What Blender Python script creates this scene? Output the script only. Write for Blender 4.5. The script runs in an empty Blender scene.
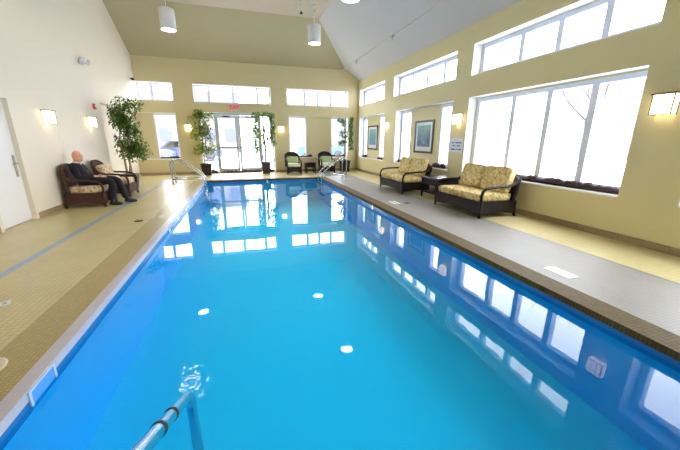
import bpy, math, random
from mathutils import Vector, Matrix
random.seed(7)
C = bpy.context.scene.collection
PI = math.pi

# ------------------------------------------------------------------ helpers
def lin(c):
    return tuple((x/255/12.92) if x/255 <= .04045 else ((x/255+.055)/1.055)**2.4 for x in c)

class MB:
    """collects faces for one mesh"""
    def __init__(s): s.v = []; s.f = []; s.m = []; s.sm = []
    def add(s, vs, fs, mi=0, smooth=False):
        b = len(s.v); s.v += [tuple(p) for p in vs]
        for f in fs:
            s.f.append([b+i for i in f]); s.m.append(mi); s.sm.append(smooth)
        return s
    def quad(s, a, b, c, d, mi=0): return s.add([a, b, c, d], [(0, 1, 2, 3)], mi)
    def box(s, x0, x1, y0, y1, z0, z1, mi=0, bev=0.0):
        if bev <= 0:
            vs = [(x0,y0,z0),(x1,y0,z0),(x1,y1,z0),(x0,y1,z0),(x0,y0,z1),(x1,y0,z1),(x1,y1,z1),(x0,y1,z1)]
            return s.add(vs, [(0,3,2,1),(4,5,6,7),(0,1,5,4),(1,2,6,5),(2,3,7,6),(3,0,4,7)], mi)
        import bmesh
        bm = bmesh.new(); bmesh.ops.create_cube(bm, size=1)
        for v in bm.verts:
            v.co = ((x0+x1)/2+v.co.x*(x1-x0), (y0+y1)/2+v.co.y*(y1-y0), (z0+z1)/2+v.co.z*(z1-z0))
        bmesh.ops.bevel(bm, geom=bm.edges[:], offset=bev, segments=2, profile=.6, affect='EDGES')
        bm.verts.index_update()
        s.add([v.co[:] for v in bm.verts], [[v.index for v in f.verts] for f in bm.faces], mi)
        bm.free(); return s
    def tube(s, pts, r, n=10, mi=0, flat=1.0, caps=True, updir=None):
        """swept tube; r a number or list; flat scales the second axis"""
        pts = [Vector(p) for p in pts]; N = len(pts)
        rr = r if isinstance(r, (list, tuple)) else [r]*N
        prev = None; rings = []
        for i, p in enumerate(pts):
            t = (pts[min(i+1, N-1)]-pts[max(i-1, 0)]).normalized()
            if prev is None:
                u = Vector(updir) if updir else (Vector((0,0,1)) if abs(t.z) < .9 else Vector((1,0,0)))
            else: u = prev
            u = (u-t*u.dot(t)).normalized(); w = t.cross(u); prev = u
            rings.append([p+u*math.cos(2*PI*k/n)*rr[i]+w*math.sin(2*PI*k/n)*rr[i]*flat for k in range(n)])
        vs = [q for ring in rings for q in ring]
        fs = [(i*n+k, i*n+(k+1) % n, (i+1)*n+(k+1) % n, (i+1)*n+k) for i in range(N-1) for k in range(n)]
        if caps: fs += [tuple(reversed(range(n))), tuple(range((N-1)*n, N*n))]
        return s.add(vs, fs, mi, True)
    def lathe(s, prof, c=(0,0,0), n=24, mi=0, ang=0, cap=True):
        """profile [(r,z)] turned about z; sq -> n-gon radius correction"""
        vs = []; k0 = len(prof)
        for r, z in prof:
            for k in range(n):
                a = ang+2*PI*k/n
                vs.append((c[0]+r*math.cos(a), c[1]+r*math.sin(a), c[2]+z))
        fs = [(i*n+k, i*n+(k+1) % n, (i+1)*n+(k+1) % n, (i+1)*n+k) for i in range(k0-1) for k in range(n)]
        if cap and prof[0][0] > 1e-4: fs.append(tuple(reversed(range(n))))
        if cap and prof[-1][0] > 1e-4: fs.append(tuple(range((k0-1)*n, k0*n)))
        return s.add(vs, fs, mi, n > 8)
    def prism(s, prof, axis, a, b, mi=0):
        """polygon prof [(p,q)] extruded along axis 'x','y','z' from a to b"""
        def P(p, q, t): return (t,p,q) if axis == 'x' else ((p,t,q) if axis == 'y' else (p,q,t))
        n = len(prof)
        vs = [P(p,q,a) for p,q in prof]+[P(p,q,b) for p,q in prof]
        fs = [tuple(range(n))[::-1], tuple(range(n, 2*n))]+[(i,(i+1)%n,n+(i+1)%n,n+i) for i in range(n)]
        return s.add(vs, fs, mi)
    def pillow(s, c, a, b, d, e=.35, e2=.35, nu=28, nv=14, mi=0, rot=None, bulge=0):
        """super-ellipsoid cushion"""
        def sp(x, p): return math.copysign(abs(x)**p, x)
        vs = []
        for i in range(nv+1):
            ph = -PI/2+PI*i/nv
            for k in range(nu):
                t = 2*PI*k/nu
                p = Vector((a*sp(math.cos(ph),e)*sp(math.cos(t),e2), b*sp(math.cos(ph),e)*sp(math.sin(t),e2), d*sp(math.sin(ph),e)))
                if bulge: p.z *= 1+bulge*(1-(p.x/a)**2)*(1-(p.y/b)**2)
                if rot: p = rot @ p
                vs.append(Vector(c)+p)
        fs = [(i*nu+k, i*nu+(k+1)%nu, (i+1)*nu+(k+1)%nu, (i+1)*nu+k) for i in range(nv) for k in range(nu)]
        return s.add(vs, fs, mi, True)
    def build(s, name, mats, parent=None, loc=None, rotz=None):
        import bmesh
        me = bpy.data.meshes.new(name); me.from_pydata(s.v, [], s.f)
        mats = mats if isinstance(mats, (list, tuple)) else [mats]
        for m in mats: me.materials.append(m)
        for p, mi, sm in zip(me.polygons, s.m, s.sm): p.material_index = mi; p.use_smooth = sm
        bm = bmesh.new(); bm.from_mesh(me)
        bmesh.ops.remove_doubles(bm, verts=bm.verts[:], dist=1e-5)
        bmesh.ops.recalc_face_normals(bm, faces=bm.faces[:]); bm.to_mesh(me); bm.free()
        me.update()
        o = bpy.data.objects.new(name, me); C.objects.link(o)
        if parent: o.parent = parent
        if loc: o.location = loc
        if rotz is not None: o.rotation_euler = (0,0,rotz)
        return o

def tag(o, label=None, cat=None, group=None, kind=None):
    if label: o['label'] = label
    if cat: o['category'] = cat
    if group: o['group'] = group
    if kind: o['kind'] = kind
    return o
def empty(name, loc=(0,0,0), rotz=0, **kw):
    o = bpy.data.objects.new(name, None); C.objects.link(o)
    o.location = loc; o.rotation_euler = (0,0,rotz); o.empty_display_size = .1
    return tag(o, **kw)
def struct(o): o['kind'] = 'structure'; return o
def kids(o): return [c for c in bpy.data.objects if c.parent == o]
def copy_tree(o, parent=None):
    c = o.copy(); C.objects.link(c)
    if parent: c.parent = parent
    for ch in kids(o): copy_tree(ch, c)
    return c
def place(o, loc, rotz=0, label=None, group=None):
    o.location = loc; o.rotation_euler = (0,0,rotz)
    if label: o['label'] = label
    if group: o['group'] = group
    return o

# ------------------------------------------------------------------ materials
def newmat(name):
    m = bpy.data.materials.new(name); m.use_nodes = True
    nt = m.node_tree; nt.nodes.clear()
    out = nt.nodes.new('ShaderNodeOutputMaterial')
    return m, nt, out
def N(nt, t, **kw):
    n = nt.nodes.new(t)
    for k, v in kw.items():
        if hasattr(n, k) and k not in n.inputs: setattr(n, k, v)
        else: n.inputs[k].default_value = v
    return n
def mat(name, col, rough=.5, metal=0., noise=0., nscale=8., bump=0., bscale=60., spec=.5):
    m, nt, out = newmat(name)
    b = N(nt, 'ShaderNodeBsdfPrincipled'); nt.links.new(b.outputs[0], out.inputs[0])
    c = lin(col)
    b.inputs['Base Color'].default_value = (*c, 1); b.inputs['Roughness'].default_value = rough
    b.inputs['Metallic'].default_value = metal; b.inputs['Specular IOR Level'].default_value = spec
    tc = N(nt, 'ShaderNodeTexCoord')
    if noise:
        no = N(nt, 'ShaderNodeTexNoise'); no.inputs['Scale'].default_value = nscale; no.inputs['Detail'].default_value = 4
        mx = N(nt, 'ShaderNodeMix', data_type='RGBA')
        mx.inputs[6].default_value = (*[x*(1-noise) for x in c], 1); mx.inputs[7].default_value = (*[min(1, x*(1+noise)) for x in c], 1)
        nt.links.new(tc.outputs['Object'], no.inputs['Vector']); nt.links.new(no.outputs['Fac'], mx.inputs[0])
        nt.links.new(mx.outputs[2], b.inputs['Base Color'])
    if bump:
        nb = N(nt, 'ShaderNodeTexNoise'); nb.inputs['Scale'].default_value = bscale
        bp = N(nt, 'ShaderNodeBump'); bp.inputs['Strength'].default_value = bump; bp.inputs['Distance'].default_value = .01
        nt.links.new(tc.outputs['Object'], nb.inputs['Vector']); nt.links.new(nb.outputs['Fac'], bp.inputs['Height'])
        nt.links.new(bp.outputs[0], b.inputs['Normal'])
    return m
def tile(name, col, grout, size, rough=.35, mortar=.004, var=.06, spec=.5, bump=.15):
    m, nt, out = newmat(name)
    b = N(nt, 'ShaderNodeBsdfPrincipled'); nt.links.new(b.outputs[0], out.inputs[0])
    b.inputs['Roughness'].default_value = rough; b.inputs['Specular IOR Level'].default_value = spec
    tc = N(nt, 'ShaderNodeTexCoord'); br = N(nt, 'ShaderNodeTexBrick', offset=0.0, squash=1.0)
    c = lin(col)
    br.inputs['Color1'].default_value = (*[x*(1-var) for x in c], 1); br.inputs['Color2'].default_value = (*[min(1, x*(1+var)) for x in c], 1)
    br.inputs['Mortar'].default_value = (*lin(grout), 1); br.inputs['Scale'].default_value = 1
    br.inputs['Mortar Size'].default_value = mortar; br.inputs['Mortar Smooth'].default_value = .3
    br.inputs['Brick Width'].default_value = size; br.inputs['Row Height'].default_value = size
    nt.links.new(tc.outputs['Object'], br.inputs['Vector'])
    no = N(nt, 'ShaderNodeTexNoise'); no.inputs['Scale'].default_value = 1.7; no.inputs['Detail'].default_value = 5
    nt.links.new(tc.outputs['Object'], no.inputs['Vector'])
    mx = N(nt, 'ShaderNodeMix', data_type='RGBA', blend_type='MULTIPLY'); mx.inputs[0].default_value = .25
    nt.links.new(br.outputs['Color'], mx.inputs[6]); nt.links.new(no.outputs['Fac'], mx.inputs[7])
    nt.links.new(mx.outputs[2], b.inputs['Base Color'])
    bp = N(nt, 'ShaderNodeBump', invert=True); bp.inputs['Strength'].default_value = bump; bp.inputs['Distance'].default_value = .003
    nt.links.new(br.outputs['Fac'], bp.inputs['Height']); nt.links.new(bp.outputs[0], b.inputs['Normal'])
    return m
def emis(name, col, strength):
    m, nt, out = newmat(name)
    e = N(nt, 'ShaderNodeEmission'); e.inputs[0].default_value = (*lin(col), 1); e.inputs[1].default_value = strength
    nt.links.new(e.outputs[0], out.inputs[0]); return m
def wicker(name, col):
    m, nt, out = newmat(name)
    b = N(nt, 'ShaderNodeBsdfPrincipled'); nt.links.new(b.outputs[0], out.inputs[0]); b.inputs['Roughness'].default_value = .6; b.inputs['Specular IOR Level'].default_value = .3
    tc = N(nt, 'ShaderNodeTexCoord')
    w1 = N(nt, 'ShaderNodeTexWave', bands_direction='Z'); w1.inputs['Scale'].default_value = 22; w1.inputs['Distortion'].default_value = .6
    w2 = N(nt, 'ShaderNodeTexWave', bands_direction='DIAGONAL'); w2.inputs['Scale'].default_value = 14; w2.inputs['Distortion'].default_value = .4
    for w in (w1, w2): nt.links.new(tc.outputs['Object'], w.inputs['Vector'])
    mx = N(nt, 'ShaderNodeMath', operation='MULTIPLY'); nt.links.new(w1.outputs['Fac'], mx.inputs[0]); nt.links.new(w2.outputs['Fac'], mx.inputs[1])
    cr = N(nt, 'ShaderNodeValToRGB'); c = lin(col)
    cr.color_ramp.elements[0].color = (*[x*.55 for x in c], 1); cr.color_ramp.elements[1].color = (*[x*1.5 for x in c], 1)
    nt.links.new(mx.outputs[0], cr.inputs[0]); nt.links.new(cr.outputs[0], b.inputs['Base Color'])
    bp = N(nt, 'ShaderNodeBump'); bp.inputs['Strength'].default_value = .5; bp.inputs['Distance'].default_value = .006
    nt.links.new(mx.outputs[0], bp.inputs['Height']); nt.links.new(bp.outputs[0], b.inputs['Normal'])
    return m
def floral(name, base, c1, c2, scale=11.):
    m, nt, out = newmat(name)
    b = N(nt, 'ShaderNodeBsdfPrincipled'); nt.links.new(b.outputs[0], out.inputs[0]); b.inputs['Roughness'].default_value = .85
    b.inputs['Specular IOR Level'].default_value = .2
    tc = N(nt, 'ShaderNodeTexCoord')
    n1 = N(nt, 'ShaderNodeTexNoise'); n1.inputs['Scale'].default_value = scale; n1.inputs['Detail'].default_value = 3; n1.inputs['Distortion'].default_value = 1.2
    n2 = N(nt, 'ShaderNodeTexVoronoi'); n2.inputs['Scale'].default_value = scale*1.3
    for n in (n1, n2): nt.links.new(tc.outputs['Object'], n.inputs['Vector'])
    r1 = N(nt, 'ShaderNodeValToRGB'); r1.color_ramp.elements[0].position = .44; r1.color_ramp.elements[1].position = .56
    r1.color_ramp.elements[0].color = (*lin(base), 1); r1.color_ramp.elements[1].color = (*lin(c1), 1)
    nt.links.new(n1.outputs['Fac'], r1.inputs[0])
    r2 = N(nt, 'ShaderNodeValToRGB'); r2.color_ramp.elements[0].position = .16; r2.color_ramp.elements[1].position = .3
    r2.color_ramp.elements[0].color = (1,1,1,1); r2.color_ramp.elements[1].color = (0,0,0,1)
    nt.links.new(n2.outputs['Distance'], r2.inputs[0])
    mx = N(nt, 'ShaderNodeMix', data_type='RGBA'); mx.inputs[7].default_value = (*lin(c2), 1)
    nt.links.new(r2.outputs[0], mx.inputs[0]); nt.links.new(r1.outputs[0], mx.inputs[6])
    nt.links.new(mx.outputs[2], b.inputs['Base Color']); return m
def stripes(name, ca, cb, scale):
    m, nt, out = newmat(name)
    b = N(nt, 'ShaderNodeBsdfPrincipled'); nt.links.new(b.outputs[0], out.inputs[0]); b.inputs['Roughness'].default_value = .85
    tc = N(nt, 'ShaderNodeTexCoord'); w = N(nt, 'ShaderNodeTexWave', bands_direction='X'); w.inputs['Scale'].default_value = scale
    nt.links.new(tc.outputs['Object'], w.inputs['Vector'])
    mx = N(nt, 'ShaderNodeMix', data_type='RGBA'); mx.inputs[6].default_value = (*lin(ca), 1); mx.inputs[7].default_value = (*lin(cb), 1)
    nt.links.new(w.outputs['Fac'], mx.inputs[0]); nt.links.new(mx.outputs[2], b.inputs['Base Color']); return m
def schlick(nt, f0, normal=None):
    ge = N(nt, 'ShaderNodeNewGeometry'); d = N(nt, 'ShaderNodeVectorMath', operation='DOT_PRODUCT')
    nt.links.new(normal or ge.outputs['Normal'], d.inputs[0]); nt.links.new(ge.outputs['Incoming'], d.inputs[1])
    a = N(nt, 'ShaderNodeMath', operation='ABSOLUTE'); nt.links.new(d.outputs['Value'], a.inputs[0])
    b = N(nt, 'ShaderNodeMath', operation='SUBTRACT', use_clamp=True); b.inputs[0].default_value = 1; nt.links.new(a.outputs[0], b.inputs[1])
    c = N(nt, 'ShaderNodeMath', operation='POWER'); nt.links.new(b.outputs[0], c.inputs[0]); c.inputs[1].default_value = 5
    e = N(nt, 'ShaderNodeMath', operation='MULTIPLY_ADD', use_clamp=True); nt.links.new(c.outputs[0], e.inputs[0]); e.inputs[1].default_value = 1-f0; e.inputs[2].default_value = f0
    return e
def glassmat(name):
    m, nt, out = newmat(name)
    f = schlick(nt, .04)
    t = N(nt, 'ShaderNodeBsdfTransparent'); g = N(nt, 'ShaderNodeBsdfGlossy'); g.inputs['Roughness'].default_value = .02
    t.inputs[0].default_value = (.95,.97,.98,1)
    mx = N(nt, 'ShaderNodeMixShader'); nt.links.new(f.outputs[0], mx.inputs[0]); nt.links.new(t.outputs[0], mx.inputs[1]); nt.links.new(g.outputs[0], mx.inputs[2])
    nt.links.new(mx.outputs[0], out.inputs[0]); return m
def watermat(name, ripple_at):
    m, nt, out = newmat(name)
    tc = N(nt, 'ShaderNodeTexCoord')
    # gentle swell everywhere, choppy ripples around the stair rail
    n1 = N(nt, 'ShaderNodeTexNoise'); n1.inputs['Scale'].default_value = 1.6; n1.inputs['Detail'].default_value = 2
    n2 = N(nt, 'ShaderNodeTexNoise'); n2.inputs['Scale'].default_value = 26; n2.inputs['Detail'].default_value = 0.5
    for n in (n1, n2): nt.links.new(tc.outputs['Object'], n.inputs['Vector'])
    d = N(nt, 'ShaderNodeVectorMath', operation='DISTANCE'); d.inputs[1].default_value = ripple_at
    nt.links.new(tc.outputs['Object'], d.inputs[0])
    mr = N(nt, 'ShaderNodeMapRange'); mr.inputs['From Min'].default_value = .12; mr.inputs['From Max'].default_value = .5
    mr.inputs['To Min'].default_value = 1.0; mr.inputs['To Max'].default_value = 0
    nt.links.new(d.outputs['Value'], mr.inputs['Value'])
    b1 = N(nt, 'ShaderNodeBump'); b1.inputs['Strength'].default_value = .06; b1.inputs['Distance'].default_value = .02
    nt.links.new(n1.outputs['Fac'], b1.inputs['Height'])
    b2 = N(nt, 'ShaderNodeBump'); b2.inputs['Distance'].default_value = .0022
    nt.links.new(mr.outputs[0], b2.inputs['Strength']); nt.links.new(n2.outputs['Fac'], b2.inputs['Height']); nt.links.new(b1.outputs[0], b2.inputs['Normal'])
    f = schlick(nt, .02, b2.outputs[0])
    t = N(nt, 'ShaderNodeBsdfTransparent'); t.inputs[0].default_value = WATER_TINT
    g = N(nt, 'ShaderNodeBsdfGlossy'); g.inputs['Roughness'].default_value = 0.0; nt.links.new(b2.outputs[0], g.inputs['Normal'])
    mx = N(nt, 'ShaderNodeMixShader'); nt.links.new(f.outputs[0], mx.inputs[0]); nt.links.new(t.outputs[0], mx.inputs[1]); nt.links.new(g.outputs[0], mx.inputs[2])
    nt.links.new(mx.outputs[0], out.inputs[0]); return m

WATER_TINT = (.17, .88, 1.0, 1)
M = {}
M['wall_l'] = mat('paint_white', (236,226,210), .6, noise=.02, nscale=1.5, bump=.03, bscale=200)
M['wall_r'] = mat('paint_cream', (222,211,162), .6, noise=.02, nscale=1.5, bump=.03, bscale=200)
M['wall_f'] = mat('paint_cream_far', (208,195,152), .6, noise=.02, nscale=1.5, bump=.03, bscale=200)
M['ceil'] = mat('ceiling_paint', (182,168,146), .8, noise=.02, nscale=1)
M['ceil_f'] = mat('ceiling_tone_far', (166,156,122), .8, noise=.02, nscale=1)  # each ceiling plane has its own tone; far slope olive, right slope grey
M['ceil_r'] = mat('ceiling_tone_right', (208,204,202), .8, noise=.02, nscale=1)
M['reveal'] = mat('reveal_white', (232,232,236), .5)
M['white'] = mat('white_gloss_paint', (240,240,240), .4)
M['doorw'] = mat('door_paint', (238,238,238), .4)
M['trimc'] = mat('casing_paint', (232,226,208), .45)
M['alu'] = mat('pale_aluminium', (226,232,246), .35)
M['aludoor'] = mat('grey_aluminium', (176,184,196), .35, .2)
M['bar'] = mat('dark_push_bar', (96,100,108), .35, .3)
M['glass'] = glassmat('window_glass')
M['steel'] = mat('stainless_steel', (200,205,210), .18, 1.0)
M['chrome_dk'] = mat('black_rubber', (25,25,28), .5)
M['tile'] = tile('deck_tile_tan', (220,205,150), (194,180,132), .05, .3, var=.04)
M['band'] = tile('deck_mosaic_band', (194,173,110), (170,150,94), .028, .32, var=.1)
M['coping'] = tile('coping_pale', (204,200,212), (196,192,204), .14, .3, var=.02)
M['copingr'] = tile('coping_brown', (106,90,52), (86,72,42), .028, .6, var=.15, spec=.12)
M['liner'] = tile('deck_grey_line', (128,136,128), (112,120,114), .028, .35, var=.1)
M['blue'] = tile('deck_blue_line', (158,186,214), (140,168,196), .028, .3, var=.1)
M['baseb'] = tile('base_tile', (170,146,112), (140,120,92), .3, .4)
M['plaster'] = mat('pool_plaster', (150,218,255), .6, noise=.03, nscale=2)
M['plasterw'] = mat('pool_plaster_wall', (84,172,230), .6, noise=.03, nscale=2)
M['ptile'] = tile('waterline_tile', (60,140,215), (52,124,196), .05, .2, var=.15)
M['wick'] = wicker('brown_wicker', (66,44,38))
M['wickd'] = wicker('dark_wicker', (34,24,23))
M['wickside'] = wicker('brown_wicker_chair', (84,56,46))
M['floral'] = floral('floral_fabric', (228,210,158), (192,170,104), (150,116,66))
M['floralp'] = floral('floral_fabric_pale', (230,214,186), (200,168,124), (150,110,76))
M['green'] = stripes('green_stripe', (196,208,160), (150,176,110), 12)
M['palegreen'] = mat('pale_green_fabric', (222,228,204), .85)
M['dkcloth'] = mat('dark_brown_cloth', (66,46,48), .9, noise=.4, nscale=40)
M['tabletop'] = mat('dark_table_top', (48,40,42), .22)
M['pot'] = mat('dark_brown_pot', (52,36,34), .35)
M['soil'] = mat('soil', (50,38,28), .95, noise=.4, nscale=60)
M['trunk'] = mat('pale_trunk', (176,156,130), .8, noise=.25, nscale=25)
M['trunkd'] = mat('grey_brown_trunk', (128,112,98), .8, noise=.25, nscale=25)
M['black'] = mat('black_metal', (22,20,22), .45)
M['bronze'] = mat('dark_bronze', (60,48,44), .45, .4)
M['red'] = mat('red_plastic', (200,50,60), .4)
M['snow'] = mat('snow', (236,240,248), .9, noise=.06, nscale=.6)
M['bark'] = mat('outdoor_bark', (44,34,34), .9)

def leafmat(name, a, b):
    m, nt, out = newmat(name)
    p = N(nt, 'ShaderNodeBsdfPrincipled'); p.inputs['Roughness'].default_value = .5
    g = N(nt, 'ShaderNodeTexCoord'); w = N(nt, 'ShaderNodeTexNoise'); w.inputs['Scale'].default_value = 9
    nt.links.new(g.outputs['Object'], w.inputs['Vector'])
    mx = N(nt, 'ShaderNodeMix', data_type='RGBA'); mx.inputs[6].default_value = (*lin(a), 1); mx.inputs[7].default_value = (*lin(b), 1)
    cr = N(nt, 'ShaderNodeMapRange'); cr.inputs['From Min'].default_value = .35; cr.inputs['From Max'].default_value = .65
    nt.links.new(w.outputs['Fac'], cr.inputs['Value']); nt.links.new(cr.outputs[0], mx.inputs[0])
    nt.links.new(mx.outputs[2], p.inputs['Base Color'])
    tr = N(nt, 'ShaderNodeBsdfTranslucent'); nt.links.new(mx.outputs[2], tr.inputs[0])
    ms = N(nt, 'ShaderNodeMixShader'); ms.inputs[0].default_value = .35
    nt.links.new(p.outputs[0], ms.inputs[1]); nt.links.new(tr.outputs[0], ms.inputs[2]); nt.links.new(ms.outputs[0], out.inputs[0])
    return m
M['leaf'] = leafmat('leaf_green', (54,88,34), (130,160,66))
M['leafdk'] = leafmat('leaf_dark_green', (48,86,40), (96,140,64))
M['leafyl'] = leafmat('leaf_yellow_green', (64,104,36), (178,180,70))

# ------------------------------------------------------------------ room constants
XL, XR, YF, YN = -3.67, 5.22, 14.3, -2.6
XLB = -3.95                      # back of the niche in the left wall
PXL, PXR, PYN, PYF = -1.30, 2.80, .5, 11.82      # pool water outline
ZC = 5.5
SILL, HEAD, UB, UH = .61, 2.39, 2.87, 3.53

def wall_layer(mb, axis, p0, p1, u0, u1, v0, v1, holes, mi=0, rv=0):
    """slab between planes p0,p1 normal to axis with rectangular holes (u0,u1,v0,v1)"""
    us = sorted({u0, u1, *[h[0] for h in holes], *[h[1] for h in holes]}); us = [u for u in us if u0 <= u <= u1]
    vs = sorted({v0, v1, *[h[2] for h in holes], *[h[3] for h in holes]}); vs = [v for v in vs if v0 <= v <= v1]
    def P(p, u, v): return (p,u,v) if axis == 'x' else (u,p,v)
    def solid(i, j):
        if i < 0 or j < 0 or i >= len(us)-1 or j >= len(vs)-1: return False
        cu, cv = (us[i]+us[i+1])/2, (vs[j]+vs[j+1])/2
        return not any(h[0] < cu < h[1] and h[2] < cv < h[3] for h in holes)
    for i in range(len(us)-1):
        for j in range(len(vs)-1):
            if not solid(i, j): continue
            a, b, c, d = us[i], us[i+1], vs[j], vs[j+1]
            mb.quad(P(p0,a,c), P(p0,b,c), P(p0,b,d), P(p0,a,d), mi)
            mb.quad(P(p1,a,c), P(p1,a,d), P(p1,b,d), P(p1,b,c), mi)
            if not solid(i-1, j): mb.quad(P(p0,a,c), P(p0,a,d), P(p1,a,d), P(p1,a,c), rv)
            if not solid(i+1, j): mb.quad(P(p0,b,c), P(p1,b,c), P(p1,b,d), P(p0,b,d), rv)
            if not solid(i, j-1): mb.quad(P(p0,a,c), P(p1,a,c), P(p1,b,c), P(p0,b,c), rv)
            if not solid(i, j+1): mb.quad(P(p0,a,d), P(p0,b,d), P(p1,b,d), P(p1,a,d), rv)

# bays on the right wall: (y0,y1) ; upper and lower
RB_low = [(-1.15,2.45),(3.14,6.66),(7.25,10.45),(11.4,14.1)]
RB_up = [(-1.1,2.45),(3.13,6.68),(7.27,10.72),(11.47,14.12)]
# real window holes in the outer layer
RW_low = [(-1.1,2.42),(3.16,6.62),(7.55,8.1),(9.72,10.43),(11.55,12.3),(13.65,14.08)]
RB = .22
front = [(a,b,SILL,HEAD) for a,b in RB_low]+[(a,b,UB,UH) for a,b in RB_up]
back = [(a,b,SILL+.06,HEAD-.03) for a,b in RW_low]+[(a+.03,b-.03,UB+.02,UH-.02) for a,b in RB_up]
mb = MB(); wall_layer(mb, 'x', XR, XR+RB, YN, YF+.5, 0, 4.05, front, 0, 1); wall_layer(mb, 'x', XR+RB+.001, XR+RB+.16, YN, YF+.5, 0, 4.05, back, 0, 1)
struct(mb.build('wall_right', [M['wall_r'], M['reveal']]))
# far wall
FB = .2
FD = (-1.58, 1.36)
ffront = [(XLB,-2.41,SILL,HEAD),(FD[0],FD[1],0,2.46),(2.02,4.72,SILL,HEAD),(-3.66,-2.41,UB-.04,UH-.04),(-1.68,1.3,UB-.04,UH-.04),(1.97,4.72,UB-.04,UH-.04)]
fback = [(-3.24,-2.43,SILL+.06,HEAD-.03),(FD[0],FD[1],0,2.46),(2.04,2.83,SILL+.06,HEAD-.03),(3.97,4.68,SILL+.06,HEAD-.03),
         (-3.64,-2.43,UB-.03,UH-.05),(-1.66,1.28,UB-.03,UH-.05),(1.99,4.7,UB-.03,UH-.05)]
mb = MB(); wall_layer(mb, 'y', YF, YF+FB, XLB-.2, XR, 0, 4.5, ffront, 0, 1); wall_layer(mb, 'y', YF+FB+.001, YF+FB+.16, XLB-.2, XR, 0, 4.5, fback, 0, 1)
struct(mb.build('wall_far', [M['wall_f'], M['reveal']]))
# left wall with its full-height niche and the door opening
DY0, DY1, DZ = 6.02, 6.86, 2.05
NY = 10.74
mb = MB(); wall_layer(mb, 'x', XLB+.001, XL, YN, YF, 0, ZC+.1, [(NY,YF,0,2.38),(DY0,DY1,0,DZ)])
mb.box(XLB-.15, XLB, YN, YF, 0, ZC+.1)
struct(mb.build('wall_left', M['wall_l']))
struct(MB().box(XLB-.15, XR+.4, YN-.15, YN, 0, ZC+.1).build('wall_near', M['wall_r']))
# ceiling: flat centre, hipped towards the far and right walls
mb = MB()
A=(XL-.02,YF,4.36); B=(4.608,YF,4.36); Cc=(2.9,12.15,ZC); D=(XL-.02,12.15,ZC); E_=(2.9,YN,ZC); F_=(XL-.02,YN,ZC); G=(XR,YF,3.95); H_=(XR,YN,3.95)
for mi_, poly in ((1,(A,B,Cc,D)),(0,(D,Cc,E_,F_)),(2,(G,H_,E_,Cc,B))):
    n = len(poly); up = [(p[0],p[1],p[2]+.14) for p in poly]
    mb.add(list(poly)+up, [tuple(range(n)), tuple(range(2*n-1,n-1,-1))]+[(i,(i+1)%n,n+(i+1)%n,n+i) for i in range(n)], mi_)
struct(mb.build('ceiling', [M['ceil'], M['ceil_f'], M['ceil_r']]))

# floor: deck around the pool, coloured tile fields
mb = MB()
def deck(x0, x1, y0, y1, mi): mb.box(x0, x1, y0, y1, -.08, 0, mi)
CW = .09
deck(XLB, -2.62, YN, YF+FB+.16, 0); deck(-2.62, -2.52, YN, YF-.7, 3); deck(-2.62, -2.52, YF-.7, YF+FB+.16, 0)
deck(-2.52, -1.70, YN, YF+FB+.16, 0)
deck(-1.70, PXL-CW, PYN-.3, PYF+.3, 1); deck(-1.70, PXL-CW, YN, PYN-.3, 0); deck(-1.70, PXL-CW, PYF+.3, YF+FB+.16, 0)
deck(PXL-CW, PXR+.25, YN, PYN-.25, 0); deck(PXL-CW, PXR+.25, PYF+.25, YF+FB+.16, 0)
deck(PXR+.25, 4.17, YN, YF+FB+.16, 4); deck(4.17, 4.23, YN, YF-.7, 5); deck(4.17, 4.23, YF-.7, YF+FB+.16, 0); deck(4.23, XR+.02, YN, YF+FB+.16, 0)
M['tiler'] = tile('deck_tile_grey', (156,152,146), (142,138,132), .028, .48, var=.04, spec=.3)
struct(mb.build('floor', [M['tile'], M['band'], M['coping'], M['blue'], M['tiler'], M['liner']]))
# coping ring (trim) standing flush with the deck
mb = MB()
mb.box(PXL-CW, PXL+.004, PYN-.25, PYF+.25, -.06, .004, 0)
mb.box(PXR-.004, PXR+.25, PYN-.25, PYF+.25, -.06, .004, 1)
mb.box(PXL+.004, PXR-.004, PYF-.004, PYF+.25, -.06, .004, 1)
mb.box(PXL+.004, PXR-.004, PYN-.25, PYN+.004, -.06, .004, 1)
struct(mb.build('trim_1', [M['coping'], M['copingr']]))
# pool basin
WZ = -.10; PB = -.86
mb = MB()
for (a, b, z0, z1, mi) in ((-.06,-.06,-.06,-.2,2),):
    pass
def ring(z0, z1, mi):
    c = [(PXL,PYN),(PXR,PYN),(PXR,PYF),(PXL,PYF)]
    for i in range(4):
        p, q = c[i], c[(i+1)%4]
        mb.quad((p[0],p[1],z0),(q[0],q[1],z0),(q[0],q[1],z1),(p[0],p[1],z1), 0 if mi == 1 and i == 2 else mi)
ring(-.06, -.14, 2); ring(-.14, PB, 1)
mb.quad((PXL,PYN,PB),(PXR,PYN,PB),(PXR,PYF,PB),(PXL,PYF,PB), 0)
mb.box(PXL-.1, PXR+.1, PYN-.1, PYF+.1, PB-.2, PB-.001, 0)
struct(mb.build('pool_basin', [M['plaster'], M['plasterw'], M['ptile']]))
w = MB().add([(PXL,PYN,WZ),(PXR,PYN,WZ),(PXR,PYF,WZ),(PXL,PYF,WZ)], [(0,1,2,3)]).build('pool_water', watermat('pool_water', (-.42,1.86,WZ)))
tag(w, 'still clear blue water filling the indoor swimming pool', 'water', kind='stuff')

# baseboards
bt = .02
mb = MB(); mb.box(XR-bt, XR, YN, YF, 0, .1); struct(mb.build('baseboard_right', M['baseb']))
mb = MB(); mb.box(XL, XL+bt, YN, DY0-.07, 0, .1); mb.box(XL, XL+bt, DY1+.07, NY, 0, .1); struct(mb.build('baseboard_left', M['baseb']))
mb = MB(); mb.box(XLB, FD[0], YF-bt, YF, 0, .1); mb.box(FD[1], XR-bt, YF-bt, YF, 0, .1); struct(mb.build('baseboard_far', M['baseb']))

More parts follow.
